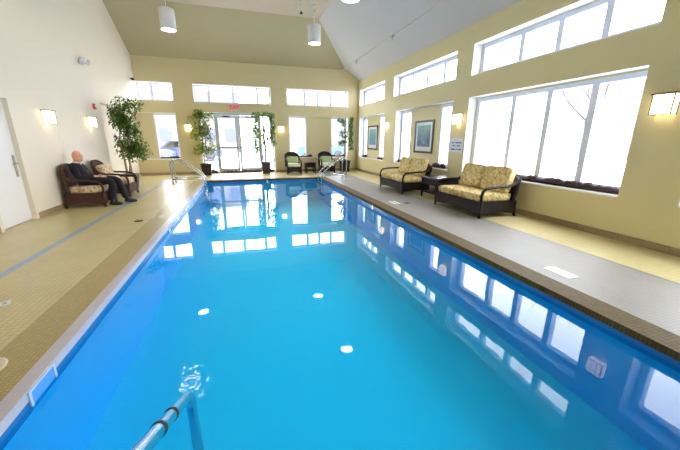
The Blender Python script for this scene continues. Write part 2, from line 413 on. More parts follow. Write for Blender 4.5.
# ------------------------------------------------------------------ windows
wn = [0]
def window(axis, p, u0, u1, v0, v1, mulls, fr=.075, depth=.13, transom=None):
    """a window unit set in the outer wall layer; p = room-side face of its frame"""
    wn[0] += 1
    root = struct(empty('window_%d' % wn[0]))
    s = 1
    def bx(mb, a, b, c, d, q0=p, q1=p+depth):
        if axis == 'x': mb.box(q0, q1, a, b, c, d)
        else: mb.box(a, b, q0, q1, c, d)
    mb = MB(); bx(mb, u0, u0+fr, v0, v1); bx(mb, u1-fr, u1, v0, v1); bx(mb, u0+fr, u1-fr, v0, v0+fr); bx(mb, u0+fr, u1-fr, v1-fr, v1)
    mb.build('window_frame', M['alu'], root)
    for u in mulls:
        mb = MB(); bx(mb, u-.055, u+.055, v0+fr, v1-fr); mb.build('mullion', M['alu'], root)
    if transom:
        mb = MB(); bx(mb, u0+fr, u1-fr, transom-.03, transom+.03); mb.build('transom', M['alu'], root)
    ed = [u0+fr]+sorted(mulls)+[u1-fr]
    for a, b in zip(ed[:-1], ed[1:]):
        mb = MB(); bx(mb, a+(.04 if a in mulls else 0), b-(.04 if b in mulls else 0), v0+fr, v1-fr, p+depth*.45, p+depth*.45+.006)
        mb.build('glass_pane', M['glass'], root)
    return root
px = XR+RB+.012
for (a, b), ms in zip(RW_low, ([-.3,.5,1.55],[3.94,4.74,5.55],[],[],[],[])):
    window('x', px, a, b, SILL+.06, HEAD-.03, ms)
for (a, b), ms in zip(RB_up, ([-.3,.5,1.55],[3.97,4.75,5.55],[8.1,8.95,9.8],[12.1,12.75,13.4])):
    window('x', px, a+.03, b-.03, UB+.02, UH-.02, ms)
py = YF+FB+.02
for (a, b, c, d), ms in zip([fback[0]]+fback[2:], ([],[],[],[-3.18],[-1.13,-.2,.77],[2.78,3.36,3.96])):
    window('y', py, a, b, c, d, ms, fr=.045, depth=.06)
# white sill boards in the bays
tn = 1
for a, b in RB_low:
    tn += 1; struct(MB().box(XR-.012, XR+RB, a+.002, b-.002, SILL-.002, SILL+.03, 0, .004).build('trim_%d' % tn, M['white']))
for a, b in ((XLB+.002,-2.412),(2.022,4.718)):
    tn += 1; struct(MB().box(a, b, YF-.012, YF+FB, SILL-.002, SILL+.03, 0, .004).build('trim_%d' % tn, M['white']))

# ------------------------------------------------------------------ far glazed double door
d1 = struct(empty('door_1', (0,YF+FB+.02,0)))
y0, y1 = 0, .07
mb = MB()
for u in (FD[0], -1.03, .80, FD[1]-.05): mb.box(u, u+.05, y0, y1, 0, 2.46)
mb.box(FD[0], FD[1], y0, y1, 2.38, 2.46); mb.box(FD[0]+.05, -1.03, y0, y1, 0, .06); mb.box(.85, FD[1]-.05, y0, y1, 0, .06)
mb.build('door_frame', M['aludoor'], d1)
for a, b in ((FD[0]+.05,-1.03),(.85,FD[1]-.05)):
    MB().box(a, b, .03, .036, .06, 2.38).build('sidelight_pane', M['glass'], d1)
    MB().box(a, b, y0, y1-.01, .55, .59).build('sidelight_rail', M['aludoor'], d1)
for a, b, hs in ((-.98,-.12,1),(-.105,.80,-1)):
    mb = MB(); mb.box(a, a+.09, y0, y1-.02, .02, 2.37); mb.box(b-.09, b, y0, y1-.02, .02, 2.37)
    mb.box(a+.09, b-.09, y0, y1-.02, .02, .2); mb.box(a+.09, b-.09, y0, y1-.02, 2.27, 2.37)
    lf = mb.build('door_leaf', M['aludoor'], d1)
    MB().box(a+.09, b-.09, .02, .026, .2, 2.27).build('glass_pane', M['glass'], lf)
    mb = MB(); mb.box(a+.03, b-.03, -.06, -.025, 1.03, 1.09, 0, .008)
    mb.box(a+.03, a+.07, -.03, .01, 1.02, 1.1); mb.box(b-.07, b-.03, -.03, .01, 1.02, 1.1); mb.build('push_bar', M['bar'], lf)
    MB().box((a+b)/2-.14, (a+b)/2+.14, -.06, 0, 2.29, 2.35, 0, .01).build('door_closer', M['bronze'], lf)

# left wall white door set in a deep casing
d2 = struct(empty('door_2', (XL,0,0)))
MB().box(-.10, -.055, DY0, DY1, .012, DZ).build('door_leaf', M['doorw'], d2)
mb = MB(); cw = .07
mb.box(0, .018, DY0-cw, DY0, 0, DZ+cw); mb.box(0, .018, DY1, DY1+cw, 0, DZ+cw); mb.box(0, .018, DY0, DY1, DZ, DZ+cw)
mb.build('door_casing', M['trimc'], d2)
lv = MB(); lv.box(-.055, -.045, 6.745, 6.80, .78, 1.14, 0, .004)
lo = lv.build('lock_plate', mat('brushed_metal', (170,168,166), .3, .9), d2)
mb = MB(); mb.tube([(-.045,6.775,1.0),(.0,6.775,1.0)], .012); mb.tube([(-.004,6.775,1.0),(-.004,6.65,1.0)], .01); mb.build('door_handle', mat('brass_lever', (190,160,90), .3, .9), lo)

# ------------------------------------------------------------------ rolled draught stoppers on the sills
def roll(name, p0, p1, r, label, n=60):
    p0, p1 = Vector(p0), Vector(p1); mb = MB(); pts = []; rs = []
    n = max(8, int((p1-p0).length/.05))
    for i in range(n+1):
        t = i/n; q = p0.lerp(p1, t)
        k = r*(.7+.65*random.random()**2)*(.45 if i in (0, n) else 1)
        pts.append((q.x+random.uniform(-.006,.006), q.y+random.uniform(-.006,.006), p0.z+k)); rs.append(k)
    mb.tube(pts, rs, 9)
    o = mb.build(name, M['dkcloth'])
    tag(o, label, 'draft stopper', 'dark rolled draft stoppers along the glass'); return o
sz = SILL+.032
rx = XR+RB-.085
roll('draft_stopper', (rx,3.2,sz), (rx,6.6,sz), .06, 'long dark brown cloth roll on the sill of the big four-pane window')
roll('draft_stopper', (rx,7.56,sz), (rx,8.15,sz), .055, 'dark cloth roll on the sill beside the side table, near loveseat')
roll('draft_stopper', (rx,9.75,sz), (rx,10.4,sz), .05, 'dark cloth roll on the sill behind the farther loveseat')
roll('draft_stopper', (rx,11.5,sz), (rx,12.2,sz), .055, 'dark cloth roll below the green framed print, on its sconce side')
roll('draft_stopper', (rx,13.5,sz), (rx,14.0,sz), .055, 'dark cloth roll on right wall sill nearest the far corner')
fy = YF+FB-.06
roll('draft_stopper', (-3.2,fy,sz), (-2.45,fy,sz), .045, 'dark cloth roll under the narrow window at far left')
roll('draft_stopper', (2.3,fy,sz), (3.05,fy,sz), .045, 'dark cloth roll on sill behind the left far armchair')
roll('draft_stopper', (3.9,fy,sz), (4.68,fy,sz), .045, 'dark cloth roll on sill behind right far armchair and small tree')
roll('draft_stopper', (-.96,YF+FB-.05,.002), (.78,YF+FB-.05,.002), .045, 'long dark cloth roll on floor along the glazed double doors')
roll('draft_stopper', (-1.5,YF+.08,.002), (-1.04,YF+.08,.002), .09, 'dark bundled cloth on floor behind the planter left of the doors')
roll('draft_stopper', (.86,YF+.08,.002), (1.3,YF+.08,.002), .08, 'dark bundled cloth on floor behind the planter right of the doors')

# ------------------------------------------------------------------ wicker seating
def make_seat(name, w, d, nc, mw, mc, mbk, zback=.84, zarm=.57, back_cush=True, bc_h=.42, lean=.17):
    """wicker seat facing local -y, w wide, d deep, nc cushions"""
    root = empty(name)
    hw, hd = w/2, d/2
    # woven apron with an arched lower front edge
    n = 10; prof = [(-hw+.04,.31),(-hw+.04,.06)]
    prof += [(-hw+.1+(w-.2)*i/n, 0.06+.045*math.sin(PI*i/n)) for i in range(n+1)] + [(hw-.04,.06),(hw-.04,.31)]
    mb = MB(); mb.prism(prof, 'y', -hd+.03, -hd+.07)
    mb.prism([(-hd+.07,.31),(-hd+.07,.06),(0,.1),(hd-.08,.06),(hd-.08,.31)], 'x', -hw+.03, -hw+.07)
    mb.prism([(-hd+.07,.31),(-hd+.07,.06),(0,.1),(hd-.08,.06),(hd-.08,.31)], 'x', hw-.07, hw-.03)
    mb.box(-hw+.07, hw-.07, -hd+.07, hd-.08, .26, .30); mb.box(-hw+.05, hw-.05, hd-.1, hd-.06, .13, .31)
    mb.build('seat_frame', mw, root)
    for sx in (-1, 1):
        for yy in (-hd+.045, hd-.09):
            mb = MB(); mb.tube([(sx*(hw-.05),yy,.3),(sx*(hw-.05),yy,.12),(sx*(hw-.045),yy+(-.01 if yy < 0 else .03),0)], [.032,.03,.022], 8); mb.build('leg', mw, root)
        # arm: sweeps down from the back, runs forward and curls down to the front leg
        q = [(hd-.17+lean*.7,.74),(hd-.18+lean*.6,.68),(hd-.19,.61),(hd-.34,zarm+.01),(0,zarm+.012),(-hd+.22,zarm),(-hd+.11,zarm-.02),(-hd+.05,zarm-.07),(-hd+.025,zarm-.15),(-hd+.035,.3)]
        mb = MB(); mb.tube([(sx*(hw-.035),y,z) for y,z in q], .031, 10, flat=.75)
        mb.build('armrest', mw, root)
    # leaning arched backrest
    nx, nz = 18, 8; vs = []; fs = []
    for s_ in (0, 1):
        for j in range(nz+1):
            for i in range(nx+1):
                u = -1+2*i/nx
                top = zback-.12*abs(u)**2.6
                z = .28+(top-.28)*j/nz
                y = hd-.13+lean*(z-.28)/.6-.05*u*u+(.0 if s_ == 0 else .045)
                vs.append((u*(hw-.04), y, z))
    K = (nx+1)*(nz+1)
    for j in range(nz):
        for i in range(nx):
            a = j*(nx+1)+i; b = a+1; c = b+nx+1; e = a+nx+1
            fs += [(a,b,c,e), (K+a,K+e,K+c,K+b)]
    rim = [i for i in range(nx+1)]+[(j+1)*(nx+1)-1 for j in range(1,nz+1)]+[nz*(nx+1)+i for i in range(nx-1,-1,-1)]+[j*(nx+1) for j in range(nz-1,0,-1)]
    fs += [(rim[i], K+rim[i], K+rim[(i+1)%len(rim)], rim[(i+1)%len(rim)]) for i in range(len(rim))]
    mb = MB(); mb.add(vs, fs, 0, True)
    def ep(u, z): return (u*(hw-.04), hd-.13+lean*(z-.28)/.6-.05*u*u+.022, z)
    edge = [ep(-1, .3+(zback-.14-.3)*i/5) for i in range(6)]+[ep(u, zback-.12*abs(u)**2.6) for u in [-.97+1.94*i/24 for i in range(25)]]+[ep(1, zback-.14-(zback-.14-.3)*i/5) for i in range(6)]
    mb.tube(edge, .032, 8); mb.build('backrest', mw, root)
    iw = (w-.16)/nc
    for k in range(nc):
        cx = -hw+.08+iw*(k+.5)
        mb = MB(); mb.pillow((cx,-.04,.37), iw/2-.004, hd-.09, .075, .26, .16, bulge=.2); mb.build('seat_cushion', mc, root)
        if back_cush:
            R_ = Matrix.Rotation(-.26, 3, 'X')
            mb = MB(); mb.pillow((cx, hd-.215, .44+bc_h/2), iw/2-.004, .10, bc_h/2, .2, .42, rot=R_); mb.build('back_cushion', mbk, root)
    return root
ls = make_seat('wicker_loveseat', 1.52, .92, 2, M['wickd'], M['floral'], M['floral'], zback=.80, bc_h=.48)
place(ls, (4.57,5.38,0), -PI/2); tag(ls, 'dark wicker loveseat with floral cushions in front of the big four-pane window', 'loveseat', 'floral wicker loveseats by the right wall')
l2 = copy_tree(ls); place(l2, (4.46,8.2,0), -PI/2, 'dark wicker loveseat with floral cushions below the large framed print')
ac = make_seat('wicker_armchair', .72, .80, 1, M['wickside'], M['floralp'], M['floralp'], zback=.88, zarm=.56, back_cush=False, lean=.05)
place(ac, (-3.26,8.08,0), PI/2); tag(ac, 'brown wicker armchair with floral seat cushion, the man sits in it', 'armchair', 'brown wicker armchairs by the left wall')
a2 = make_seat('wicker_armchair', .72, .80, 1, M['wickside'], M['floralp'], M['floralp'], zback=.88, zarm=.56, bc_h=.36, lean=.1)
tag(a2, 'x', 'armchair', 'brown wicker armchairs by the left wall'); place(a2, (-3.16,9.35,0), PI/2, 'empty brown wicker armchair with pale floral cushion before the tall tree')
fc = make_seat('wicker_armchair', .66, .70, 1, M['wickd'], M['palegreen'], M['green'], zback=.88, zarm=.58, bc_h=.26)
place(fc, (2.03,13.5,0), 0); tag(fc, 'dark armchair with pale green cushions left of the small far side table', 'armchair', 'dark armchairs by the far wall')
f2 = copy_tree(fc); place(f2, (3.5,13.5,0), 0, 'dark armchair with pale green cushions behind the far right pool handrails')

def make_table(name, w, d, h, m, mt):
    root = empty(name)
    MB().box(-w/2, w/2, -d/2, d/2, h-.04, h, 0, .012).build('table_top', mt, root)
    mb = MB(); mb.box(-w/2+.04, w/2-.04, -d/2+.04, d/2-.04, h-.2, h-.04); mb.build('apron', m, root)
    MB().box(-w/2+.06, w/2-.06, -d/2+.06, d/2-.06, .12, .15).build('shelf', m, root)
    for sx in (-1,1):
        for sy in (-1,1):
            MB().tube([(sx*(w/2-.05),sy*(d/2-.05),h-.05),(sx*(w/2-.05),sy*(d/2-.05),0)], [.032,.024], 8).build('leg', m, root)
    return root
t1 = make_table('side_table', .66, .76, .53, M['wickd'], M['tabletop'])
place(t1, (4.7,6.8,0)); tag(t1, 'dark wicker side table between the two floral loveseats', 'side table')
t2 = make_table('side_table', .46, .46, .46, M['wickd'], M['tabletop'])
place(t2, (2.77,13.55,0)); tag(t2, 'small dark side table between the two far armchairs', 'side table')

# ------------------------------------------------------------------ lamps
M['shade'] = emis('sconce_shade_glow', (255,226,180), 5.0)
def make_sconce():
    root = empty('wall_sconce')          # local: wall plane y=0, projects to -y
    MB().box(-.06, .06, -.02, 0, .02, .22, 0, .004).build('back_plate', M['bronze'], root)
    MB().box(-.11, .11, -.12, -.012, .0, .235).build('lamp_shade', M['shade'], root)
    mb = MB(); mb.box(-.13, .13, -.14, 0, .235, .25); mb.build('top_plate', M['bronze'], root)
    mb = MB()
    for x in (-.112, .112):
        for y in (-.122, -.012): mb.box(x-.005, x+.005, y-.005, y+.005, -.008, .235)
    for x in (-.04, .04): mb.box(x-.003, x+.003, -.126, -.12, 0, .235)
    mb.box(-.112, .112, -.127, -.121, .175, .182); mb.box(-.115, .115, -.127, -.117, -.008, .0)
    for x in (-.115, .11): mb.box(x, x+.005, -.122, -.012, -.008, .0); mb.box(x, x+.005, -.122, -.012, .175, .182)
    mb.build('lamp_frame', M['bronze'], root)
    return root
s0 = make_sconce()
spots = [((XR,2.83,1.75), -PI/2, 'lit wall sconce right of the big four-pane window'),
         ((XR,6.95,1.80), -PI/2, 'lit wall sconce above the blue and white notice'),
         ((XR,11.1,1.80), -PI/2, 'lit wall sconce on the pier between the two framed prints'),
         ((XL,7.9,1.70), PI/2, 'lit wall sconce above the seated man, nearer the white door'),
         ((XL,9.83,1.70), PI/2, 'lit wall sconce between the red alarm and the empty brown armchair'),
         ((-2.0,YF,1.72), 0, 'lit wall sconce on far wall left of the glazed doors'),
         ((1.66,YF,1.72), 0, 'lit wall sconce on far wall right of the glazed doors')]
for i, (p, r, lb) in enumerate(spots):
    o = s0 if i == 0 else copy_tree(s0)
    place(o, p, r); tag(o, lb, 'wall lamp', 'lit wall sconces')
M['lampglow'] = emis('pendant_lamp_glow', (255,232,202), 42.0)
M['pend'] = mat('pendant_white', (248,246,246), .5)
def make_pendant():
    root = empty('pendant_light')
    mb = MB(); mb.lathe([(.19,.05),(.19,-.02),(.205,-.02),(.205,.5),(.19,.52),(.001,.53)], n=32, cap=False)
    mb.build('lamp_shade', M['pend'], root)
    MB().lathe([(.0001,.0),(.188,.0)], n=32).build('diffuser', M['lampglow'], root)
    MB().tube([(0,0,.53),(0,0,ZC-4.44)], .009, 8).build('rod', M['white'], root)
    MB().lathe([(.06,ZC-4.44-.03),(.06,ZC-4.44)], n=20).build('ceiling_cup', M['white'], root)
    return root
p0 = make_pendant()
for i, (x, y, lb) in enumerate(((-1.77,11.1,'white cylinder pendant light left of the far glazed doors'),(2.5,11.1,'white cylinder pendant light near the right ceiling hip'),
                     (2.55,7.6,'white cylinder pendant light cut by the top frame edge, its glowing disc showing'),(-1.68,7.6,'white cylinder pendant light whose reflection sparkles beside the near handrail'),
                     (2.55,4.1,'unseen white cylinder pendant light kept for its light, window side nearest camera'),(-1.68,4.1,'unseen white cylinder pendant light kept for its light, white door side nearest camera'))):  # this last pair is out of view, kept for the light it gives
    o = p0 if i == 0 else copy_tree(p0); place(o, (x,y,4.44)); tag(o, lb, 'pendant light', 'white cylinder pendant lights')

# ------------------------------------------------------------------ text helper
def text_mesh(name, s, size, m, parent, loc, rot, ext=.002, ax='CENTER', off=0.0):
    cu = bpy.data.curves.new(name, 'FONT'); cu.body = s; cu.size = size; cu.extrude = ext; cu.offset = off; cu.align_x = ax; cu.align_y = 'CENTER'
    o = bpy.data.objects.new(name, cu); C.objects.link(o)
    me = bpy.data.meshes.new_from_object(o.evaluated_get(bpy.context.evaluated_depsgraph_get()))
    C.objects.unlink(o); bpy.data.objects.remove(o)
    me.materials.clear(); me.materials.append(m)
    n = bpy.data.objects.new(name, me); C.objects.link(n); n.parent = parent; n.location = loc; n.rotation_euler = rot
    return n
# exit sign
ex = empty('exit_sign', (-.17,YF-.001,2.52)); tag(ex, 'white exit sign with red letters above the glazed doors', 'exit sign')
MB().box(-.17, .17, -.06, 0, 0, .30, 0, .008).build('housing', mat('exit_housing', (214,196,196), .4), ex)
text_mesh('lettering', 'EXIT', .17, emis('exit_red', (225,30,50), 1.0), ex, (0,-.062,.15), (PI/2,0,0), off=.006)

# framed prints
def picture(name, y0, y1, z0, z1, m, label, cat='picture'):
    root = empty(name, (XR+RB,(y0+y1)/2,z0)); hw = (y1-y0)/2; h = z1-z0
    mb = MB(); f = .06
    mb.box(-.03, -.001, -hw, -hw+f, 0, h); mb.box(-.03, -.001, hw-f, hw, 0, h); mb.box(-.03, -.001, -hw+f, hw-f, 0, f); mb.box(-.03, -.001, -hw+f, hw-f, h-f, h)
    mb.build('picture_frame', M['black'], root)
    MB().box(-.016, -.008, -hw+f, hw-f, f, h-f).build('mat_board', mat(name+'_mat', (226,236,238), .3), root)
    MB().box(-.02, -.0165, -hw+f+.1, hw-f-.1, f+.14, h-f-.08).build('print', m, root)
    tag(root, label, cat, 'framed prints on the right wall'); return root
def printmat(name, c0, c1, c2, acc):
    m, nt, out = newmat(name)
    b = N(nt, 'ShaderNodeBsdfPrincipled'); nt.links.new(b.outputs[0], out.inputs[0]); b.inputs['Roughness'].default_value = .12
    tc = N(nt, 'ShaderNodeTexCoord'); sx = N(nt, 'ShaderNodeSeparateXYZ'); nt.links.new(tc.outputs['Generated'], sx.inputs[0])
    no = N(nt, 'ShaderNodeTexNoise'); no.inputs['Scale'].default_value = 4; no.inputs['Detail'].default_value = 4; nt.links.new(tc.outputs['Generated'], no.inputs['Vector'])
    ad = N(nt, 'ShaderNodeMath', operation='MULTIPLY_ADD'); ad.inputs[1].default_value = .7; nt.links.new(no.outputs['Fac'], ad.inputs[0])
    sb = N(nt, 'ShaderNodeMath', operation='SUBTRACT'); sb.inputs[1].default_value = .35; nt.links.new(sx.outputs['Z'], sb.inputs[0]); nt.links.new(sb.outputs[0], ad.inputs[2])
    cr = N(nt, 'ShaderNodeValToRGB'); e = cr.color_ramp.elements; e[0].color = (*lin(c0),1); e[1].color = (*lin(c2),1)
    k = e.new(.5); k.color = (*lin(c1),1); nt.links.new(ad.outputs[0], cr.inputs[0])
    vo = N(nt, 'ShaderNodeTexNoise'); vo.inputs['Scale'].default_value = 7; nt.links.new(tc.outputs['Generated'], vo.inputs['Vector'])
    r2 = N(nt, 'ShaderNodeValToRGB'); r2.color_ramp.elements[0].position = .6; r2.color_ramp.elements[1].position = .7; nt.links.new(vo.outputs['Fac'], r2.inputs[0])
    mx = N(nt, 'ShaderNodeMix', data_type='RGBA'); nt.links.new(r2.outputs[0], mx.inputs[0]); nt.links.new(cr.outputs[0], mx.inputs[6]); mx.inputs[7].default_value = (*lin(acc),1)
    nt.links.new(mx.outputs[2], b.inputs['Base Color']); return m
picture('framed_picture', 8.36, 9.42, 1.02, 2.0, printmat('print_blue', (52,84,128), (86,130,150), (120,186,176), (170,150,110)), 'large black-framed blue and teal print above the farther loveseat')
picture('framed_picture', 12.45, 13.5, 1.0, 2.0, printmat('print_green', (130,170,210), (120,180,190), (180,214,196), (70,130,120)), 'black-framed pale green and blue print near the far corner')

# notice on the pier
nz = empty('wall_notice', (XR,6.97,1.12)); tag(nz, 'white notice with blue writing under a sconce on the right wall', 'sign')
MB().box(-.008, -.001, -.25, .25, 0, .34, 0, .002).build('board', mat('notice_white', (224,230,238), .4), nz)
mb = MB()
random.seed(3)
for row, (z, h, words) in enumerate(((.30,.012,[(-.04,.04)]),(.235,.04,[(-.18,-.1),(-.04,.2)]),(.16,.035,[(-.15,-.02),(.02,.16)]),(.07,.045,[(-.21,-.05),(.0,.06),(.1,.21)]))):
    for a, b in words:
        y = a
        while y < b:
            wl = random.uniform(.012,.02)
            mb.box(-.011, -.008, -y-wl, -y, z-h/2*random.uniform(.6,1), z+h/2*random.uniform(.6,1)); y += wl+.008
mb.build('lettering', mat('notice_blue', (70,84,176), .5), nz)

# small wall fittings on the left wall
al = empty('fire_alarm', (XL,10.27,2.16)); tag(al, 'small red fire alarm box high beside the tall tree', 'alarm')
MB().box(.001, .045, -.06, .06, 0, .14, 0, .008).build('body', M['red'], al)
MB().lathe([(.001,.0),(.03,.0),(.03,.012),(.001,.014)], n=16, c=(0,0,0)).build('strobe_lens', M['white'], al)
al.children[1].rotation_euler = (0,PI/2,0); al.children[1].location = (.045,0,.09)
wf = empty('emergency_light', (XL,9.95,3.14)); tag(wf, 'small pale twin fixture mounted high on the left wall', 'light fixture')
MB().box(.001, .05, -.08, .08, .03, .14, 0, .01).build('body', mat('fixture_grey', (212,206,212), .5), wf)
for dy in (-.13, .13):
    mb = MB(); mb.tube([(.05,dy*.6,.1),(.10,dy,.13),(.15,dy*1.05,.11)], [.03,.06,.07], 12); mb.build('lamp_head', mat('fixture_lamp', (222,218,224), .4), wf)
cm = empty('security_camera', (XL,13.8,3.42)); tag(cm, 'small dark security camera in the far left upper corner', 'camera')
MB().box(.001, .02, -.05, .05, 0, .14, 0, .005).build('mount', M['white'], cm)
mb = MB(); mb.tube([(.02,0,.08),(.09,-.02,.07)], .02, 8); mb.tube([(.07,.02,.07),(.14,-.16,.03)], .045, 12); mb.build('body', M['bronze'], cm)

# sprinkler pipe along the right slope, drop sprinkler and smoke detector on the flat ceiling
sl = lambda x: 3.95+.668*(XR-x)
sp = empty('sprinkler_pipe', (4.42,0,sl(4.42)-.16)); tag(sp, 'thin pale sprinkler pipe running along the sloped right ceiling', 'pipe')
MB().tube([(0,-2.4,0),(0,YF-.2,0)], .022, 10).build('pipe', mat('pipe_paint', (206,200,186), .5), sp)
for y in (6.2, 9.3, 12.4):
    mb = MB(); mb.lathe([(.03,.03),(.03,-.03),(.012,-.05),(.012,-.1),(.03,-.105),(.03,-.11)], c=(0,y,0), n=12); mb.tube([(0,y-.12,0),(0,y+.12,0)], .03, 10); mb.build('sprinkler_head', mat('sprinkler_brass', (176,166,140), .4, .4), sp)
ds = empty('ceiling_sprinkler', (2.05,10.9,ZC)); tag(ds, 'slim drop sprinkler hanging from the flat ceiling', 'sprinkler')
MB().tube([(0,0,0),(0,0,-.28)], .016, 8).build('drop_pipe', M['white'], ds)
MB().lathe([(.03,-.28),(.03,-.31),(.05,-.33),(.05,-.34)], n=12).build('head', M['bronze'], ds)
sd = MB(); sd.lathe([(.07,0),(.07,-.025),(.05,-.045),(.001,-.05)], n=20)
tag(sd.build('smoke_detector', M['white'], loc=(2.62,11.6,ZC)), 'round white smoke detector on the flat ceiling above the right pendant', 'smoke detector')

# ------------------------------------------------------------------ potted trees
def leaves(mb, c, n, sx, sy, sz, L, wd, droop=.3, taper=0):
    for _ in range(n):
        while True:
            p = Vector((random.uniform(-1,1),random.uniform(-1,1),random.uniform(-1,1)))
            if p.length < 1: break
        q = Vector(c)+Vector((p.x*sx, p.y*sy, p.z*sz))
        a = random.uniform(0, 2*PI); e = random.uniform(-droop-.7, .5-droop)
        d = Vector((math.cos(a)*math.cos(e), math.sin(a)*math.cos(e), math.sin(e)))
        s = d.cross(Vector((0,0,1))).normalized(); up = s.cross(d)
        l = L*random.uniform(.6,1.2); w_ = wd*random.uniform(.7,1.2)
        mid = q+d*l*.45-up*l*.06
        mb.add([q, mid+s*w_, q+d*l-up*l*.1, mid-s*w_], [(0,1,2),(0,2,3)])
def potted_tree(loc, pot, trunks, blobs, leaf, mtr, label, L=.1, wd=.022, droop=.3):
    root = empty('potted_tree', loc)
    tag(root, label, 'potted tree', 'potted indoor trees')
    r0, r1, h = pot
    q = 4
    mb = MB(); k = math.sqrt(2)
    mb.lathe([(r0*k,0),(r1*k,h),(r1*k+.03,h),(r1*k+.03,h+.03),(r1*k-.03,h+.03),(r1*k-.03,h-.06)], n=4, ang=PI/4); mb.build('pot', M['pot'], root)
    MB().lathe([((r1-.02)*k,h-.05),((r1-.02)*k,h-.04)], n=4, ang=PI/4).build('soil', M['soil'], root)
    for pts, rr in trunks:
        MB().tube(pts, rr, 8).build('trunk', mtr, root)
    mb = MB()
    for b in blobs: leaves(mb, *b, L, wd, droop)
    mb.build('foliage', leaf, root)
    return root
random.seed(11)
# tall tree behind the empty armchair
bl = []
for k in range(44):
    z = random.uniform(.95,2.4); r = random.uniform(-.12,.42)
    bl.append(((r, random.uniform(-.25,.3), z), 75, .2, .2, .2))
potted_tree((-3.24,10.7,0), (.15,.2,.38), [([(-.05,0,.33),(-.07,.02,.8),(-.1,0,1.3),(-.04,.04,1.9)], [.032,.03,.026,.014]),([(.05,.02,.33),(.06,0,.7),(.0,.02,1.3),(.08,0,2.0)], [.034,.03,.028,.014]),([(.0,-.03,.33),(.1,-.05,.9),(.16,0,1.6),(.1,0,2.2)], [.022,.02,.018,.01])], bl, M['leaf'], M['trunk'], 'tall leafy potted tree behind the empty brown armchair on the left', .12, .026)
bl = []
for k in range(40):
    z = random.uniform(.95,2.42); u = random.uniform(-1,1)
    bl.append(((u*.34-.02*(z<1.4), random.uniform(-.2,.2), z), 85, .2, .18, .18))
potted_tree((-1.42,13.72,0), (.15,.2,.44), [([(-.03,0,.4),(-.06,.02,.9),(-.03,0,1.5),(-.1,0,2.2)], [.026,.024,.02,.012]),([(.03,0,.4),(.04,.03,.8),(.06,0,1.4),(.12,0,2.1)], [.026,.024,.02,.012])], bl, M['leafyl'], M['trunk'], 'bushy yellow-green potted tree left of the glazed doors', .11, .024)
# tree right of the doors: crown on top, foliage trailing down both sides
bl = [((0,0,2.42), 230, .46, .24, .12)]
for s_, z0 in ((-1,.92),(1,1.25)):
    z = 2.38
    while z > z0:
        bl.append(((s_*(.33+random.uniform(-.03,.04)), random.uniform(-.1,.1), z), 44, .12, .13, .12)); z -= .09
for k in range(12): bl.append(((random.uniform(-.22,.22), 0, random.uniform(1.1,2.2)), 26, .12, .1, .08))
potted_tree((.92,13.86,0), (.14,.19,.46), [([(0,0,.42),(.01,0,1.0),(-.01,.01,1.6),(.0,0,2.4)], [.04,.036,.032,.018]),([(0,0,1.6),(.1,0,2.0),(.2,0,2.35)], [.02,.016,.01]),([(0,0,1.7),(-.12,0,2.1),(-.22,0,2.38)], [.02,.016,.01])], bl, M['leaf'], M['trunkd'], 'potted tree with foliage trailing down both sides, right of the doors', .1, .024, .9)
bl = []
for k in range(22):
    z = random.uniform(1.15,2.35); bl.append(((random.uniform(-.3,.05), random.uniform(-.15,.15), z), 26, .12, .12, .1))
z = 2.35
while z > .95: bl.append(((.3+random.uniform(-.03,.03), random.uniform(-.05,.05), z), 44, .1, .1, .11)); z -= .1
potted_tree((4.42,13.78,0), (.17,.2,.48), [([(0,0,.44),(-.02,0,1.0),(.0,.01,1.6),(-.05,0,2.2)], [.026,.024,.02,.01]),([(0,0,1.3),(.16,0,1.8),(.28,0,2.3)], [.016,.014,.008]),([(0,0,1.2),(-.14,0,1.7),(-.2,0,2.05)], [.016,.012,.008])], bl, M['leafdk'], M['trunkd'], 'sparse potted tree in the far right corner behind the handrails', .1, .024, .6)

# ------------------------------------------------------------------ stainless pool handrails
def arc(pts, r=.1, n=6):
    """round the corners of a polyline"""
    P = [Vector(p) for p in pts]; out = [P[0]]
    for i in range(1, len(P)-1):
        a, b, c = P[i-1], P[i], P[i+1]
        k = min(r, (a-b).length*.45, (c-b).length*.45)
        s, e = b+(a-b).normalized()*k, b+(c-b).normalized()*k
        for j in range(n+1):
            t = j/n; out.append((s*(1-t)**2+b*2*t*(1-t)+e*t*t))
    return out+[P[-1]]
def handrail(loc, sgn, label, group):
    """deck post at x=0, runs to +x*sgn into the water"""
    root = empty('pool_handrail', loc); tag(root, label, 'handrail', group)
    pts = [(0,0,0),(sgn*-.02,0,.74),(sgn*.2,0,.78),(sgn*.93,0,.22),(sgn*.95,0,-.5)]
    MB().tube(arc(pts, .16), .024, 12).build('rail', M['steel'], root)
    MB().tube([(0,0,.16),(sgn*.93,0,.16)], .019, 10).build('brace', M['steel'], root)
    MB().lathe([(.024,.0),(.055,.0),(.055,.012),(.03,.03),(.024,.03)], n=20).build('floor_flange', M['steel'], root)
    return root
handrail((-2.2,11.15,0), 1, 'steel pool handrail at the far left corner, the nearer of its pair', 'steel handrails at the far pool corners')
handrail((-2.2,11.6,0), 1, 'steel pool handrail at the far left corner, the farther of its pair', 'steel handrails at the far pool corners')
handrail((3.62,11.1,0), -1, 'steel pool handrail at the far right corner, the nearer of its pair', 'steel handrails at the far pool corners')
handrail((3.62,11.6,0), -1, 'steel pool handrail at the far right corner, the farther of its pair', 'steel handrails at the far pool corners')
nr = empty('pool_handrail', (-.3,0,0)); tag(nr, 'steel pool handrail with black rings dipping into the water up close', 'handrail')
MB().tube(arc([(0,.02,0),(0,.02,.96),(0,.18,.985),(0,1.27,.34),(0,1.30,-.6)], .07), .022, 20).build('rail', M['steel'], nr)
dv = Vector((0,1.09,-.645)).normalized()
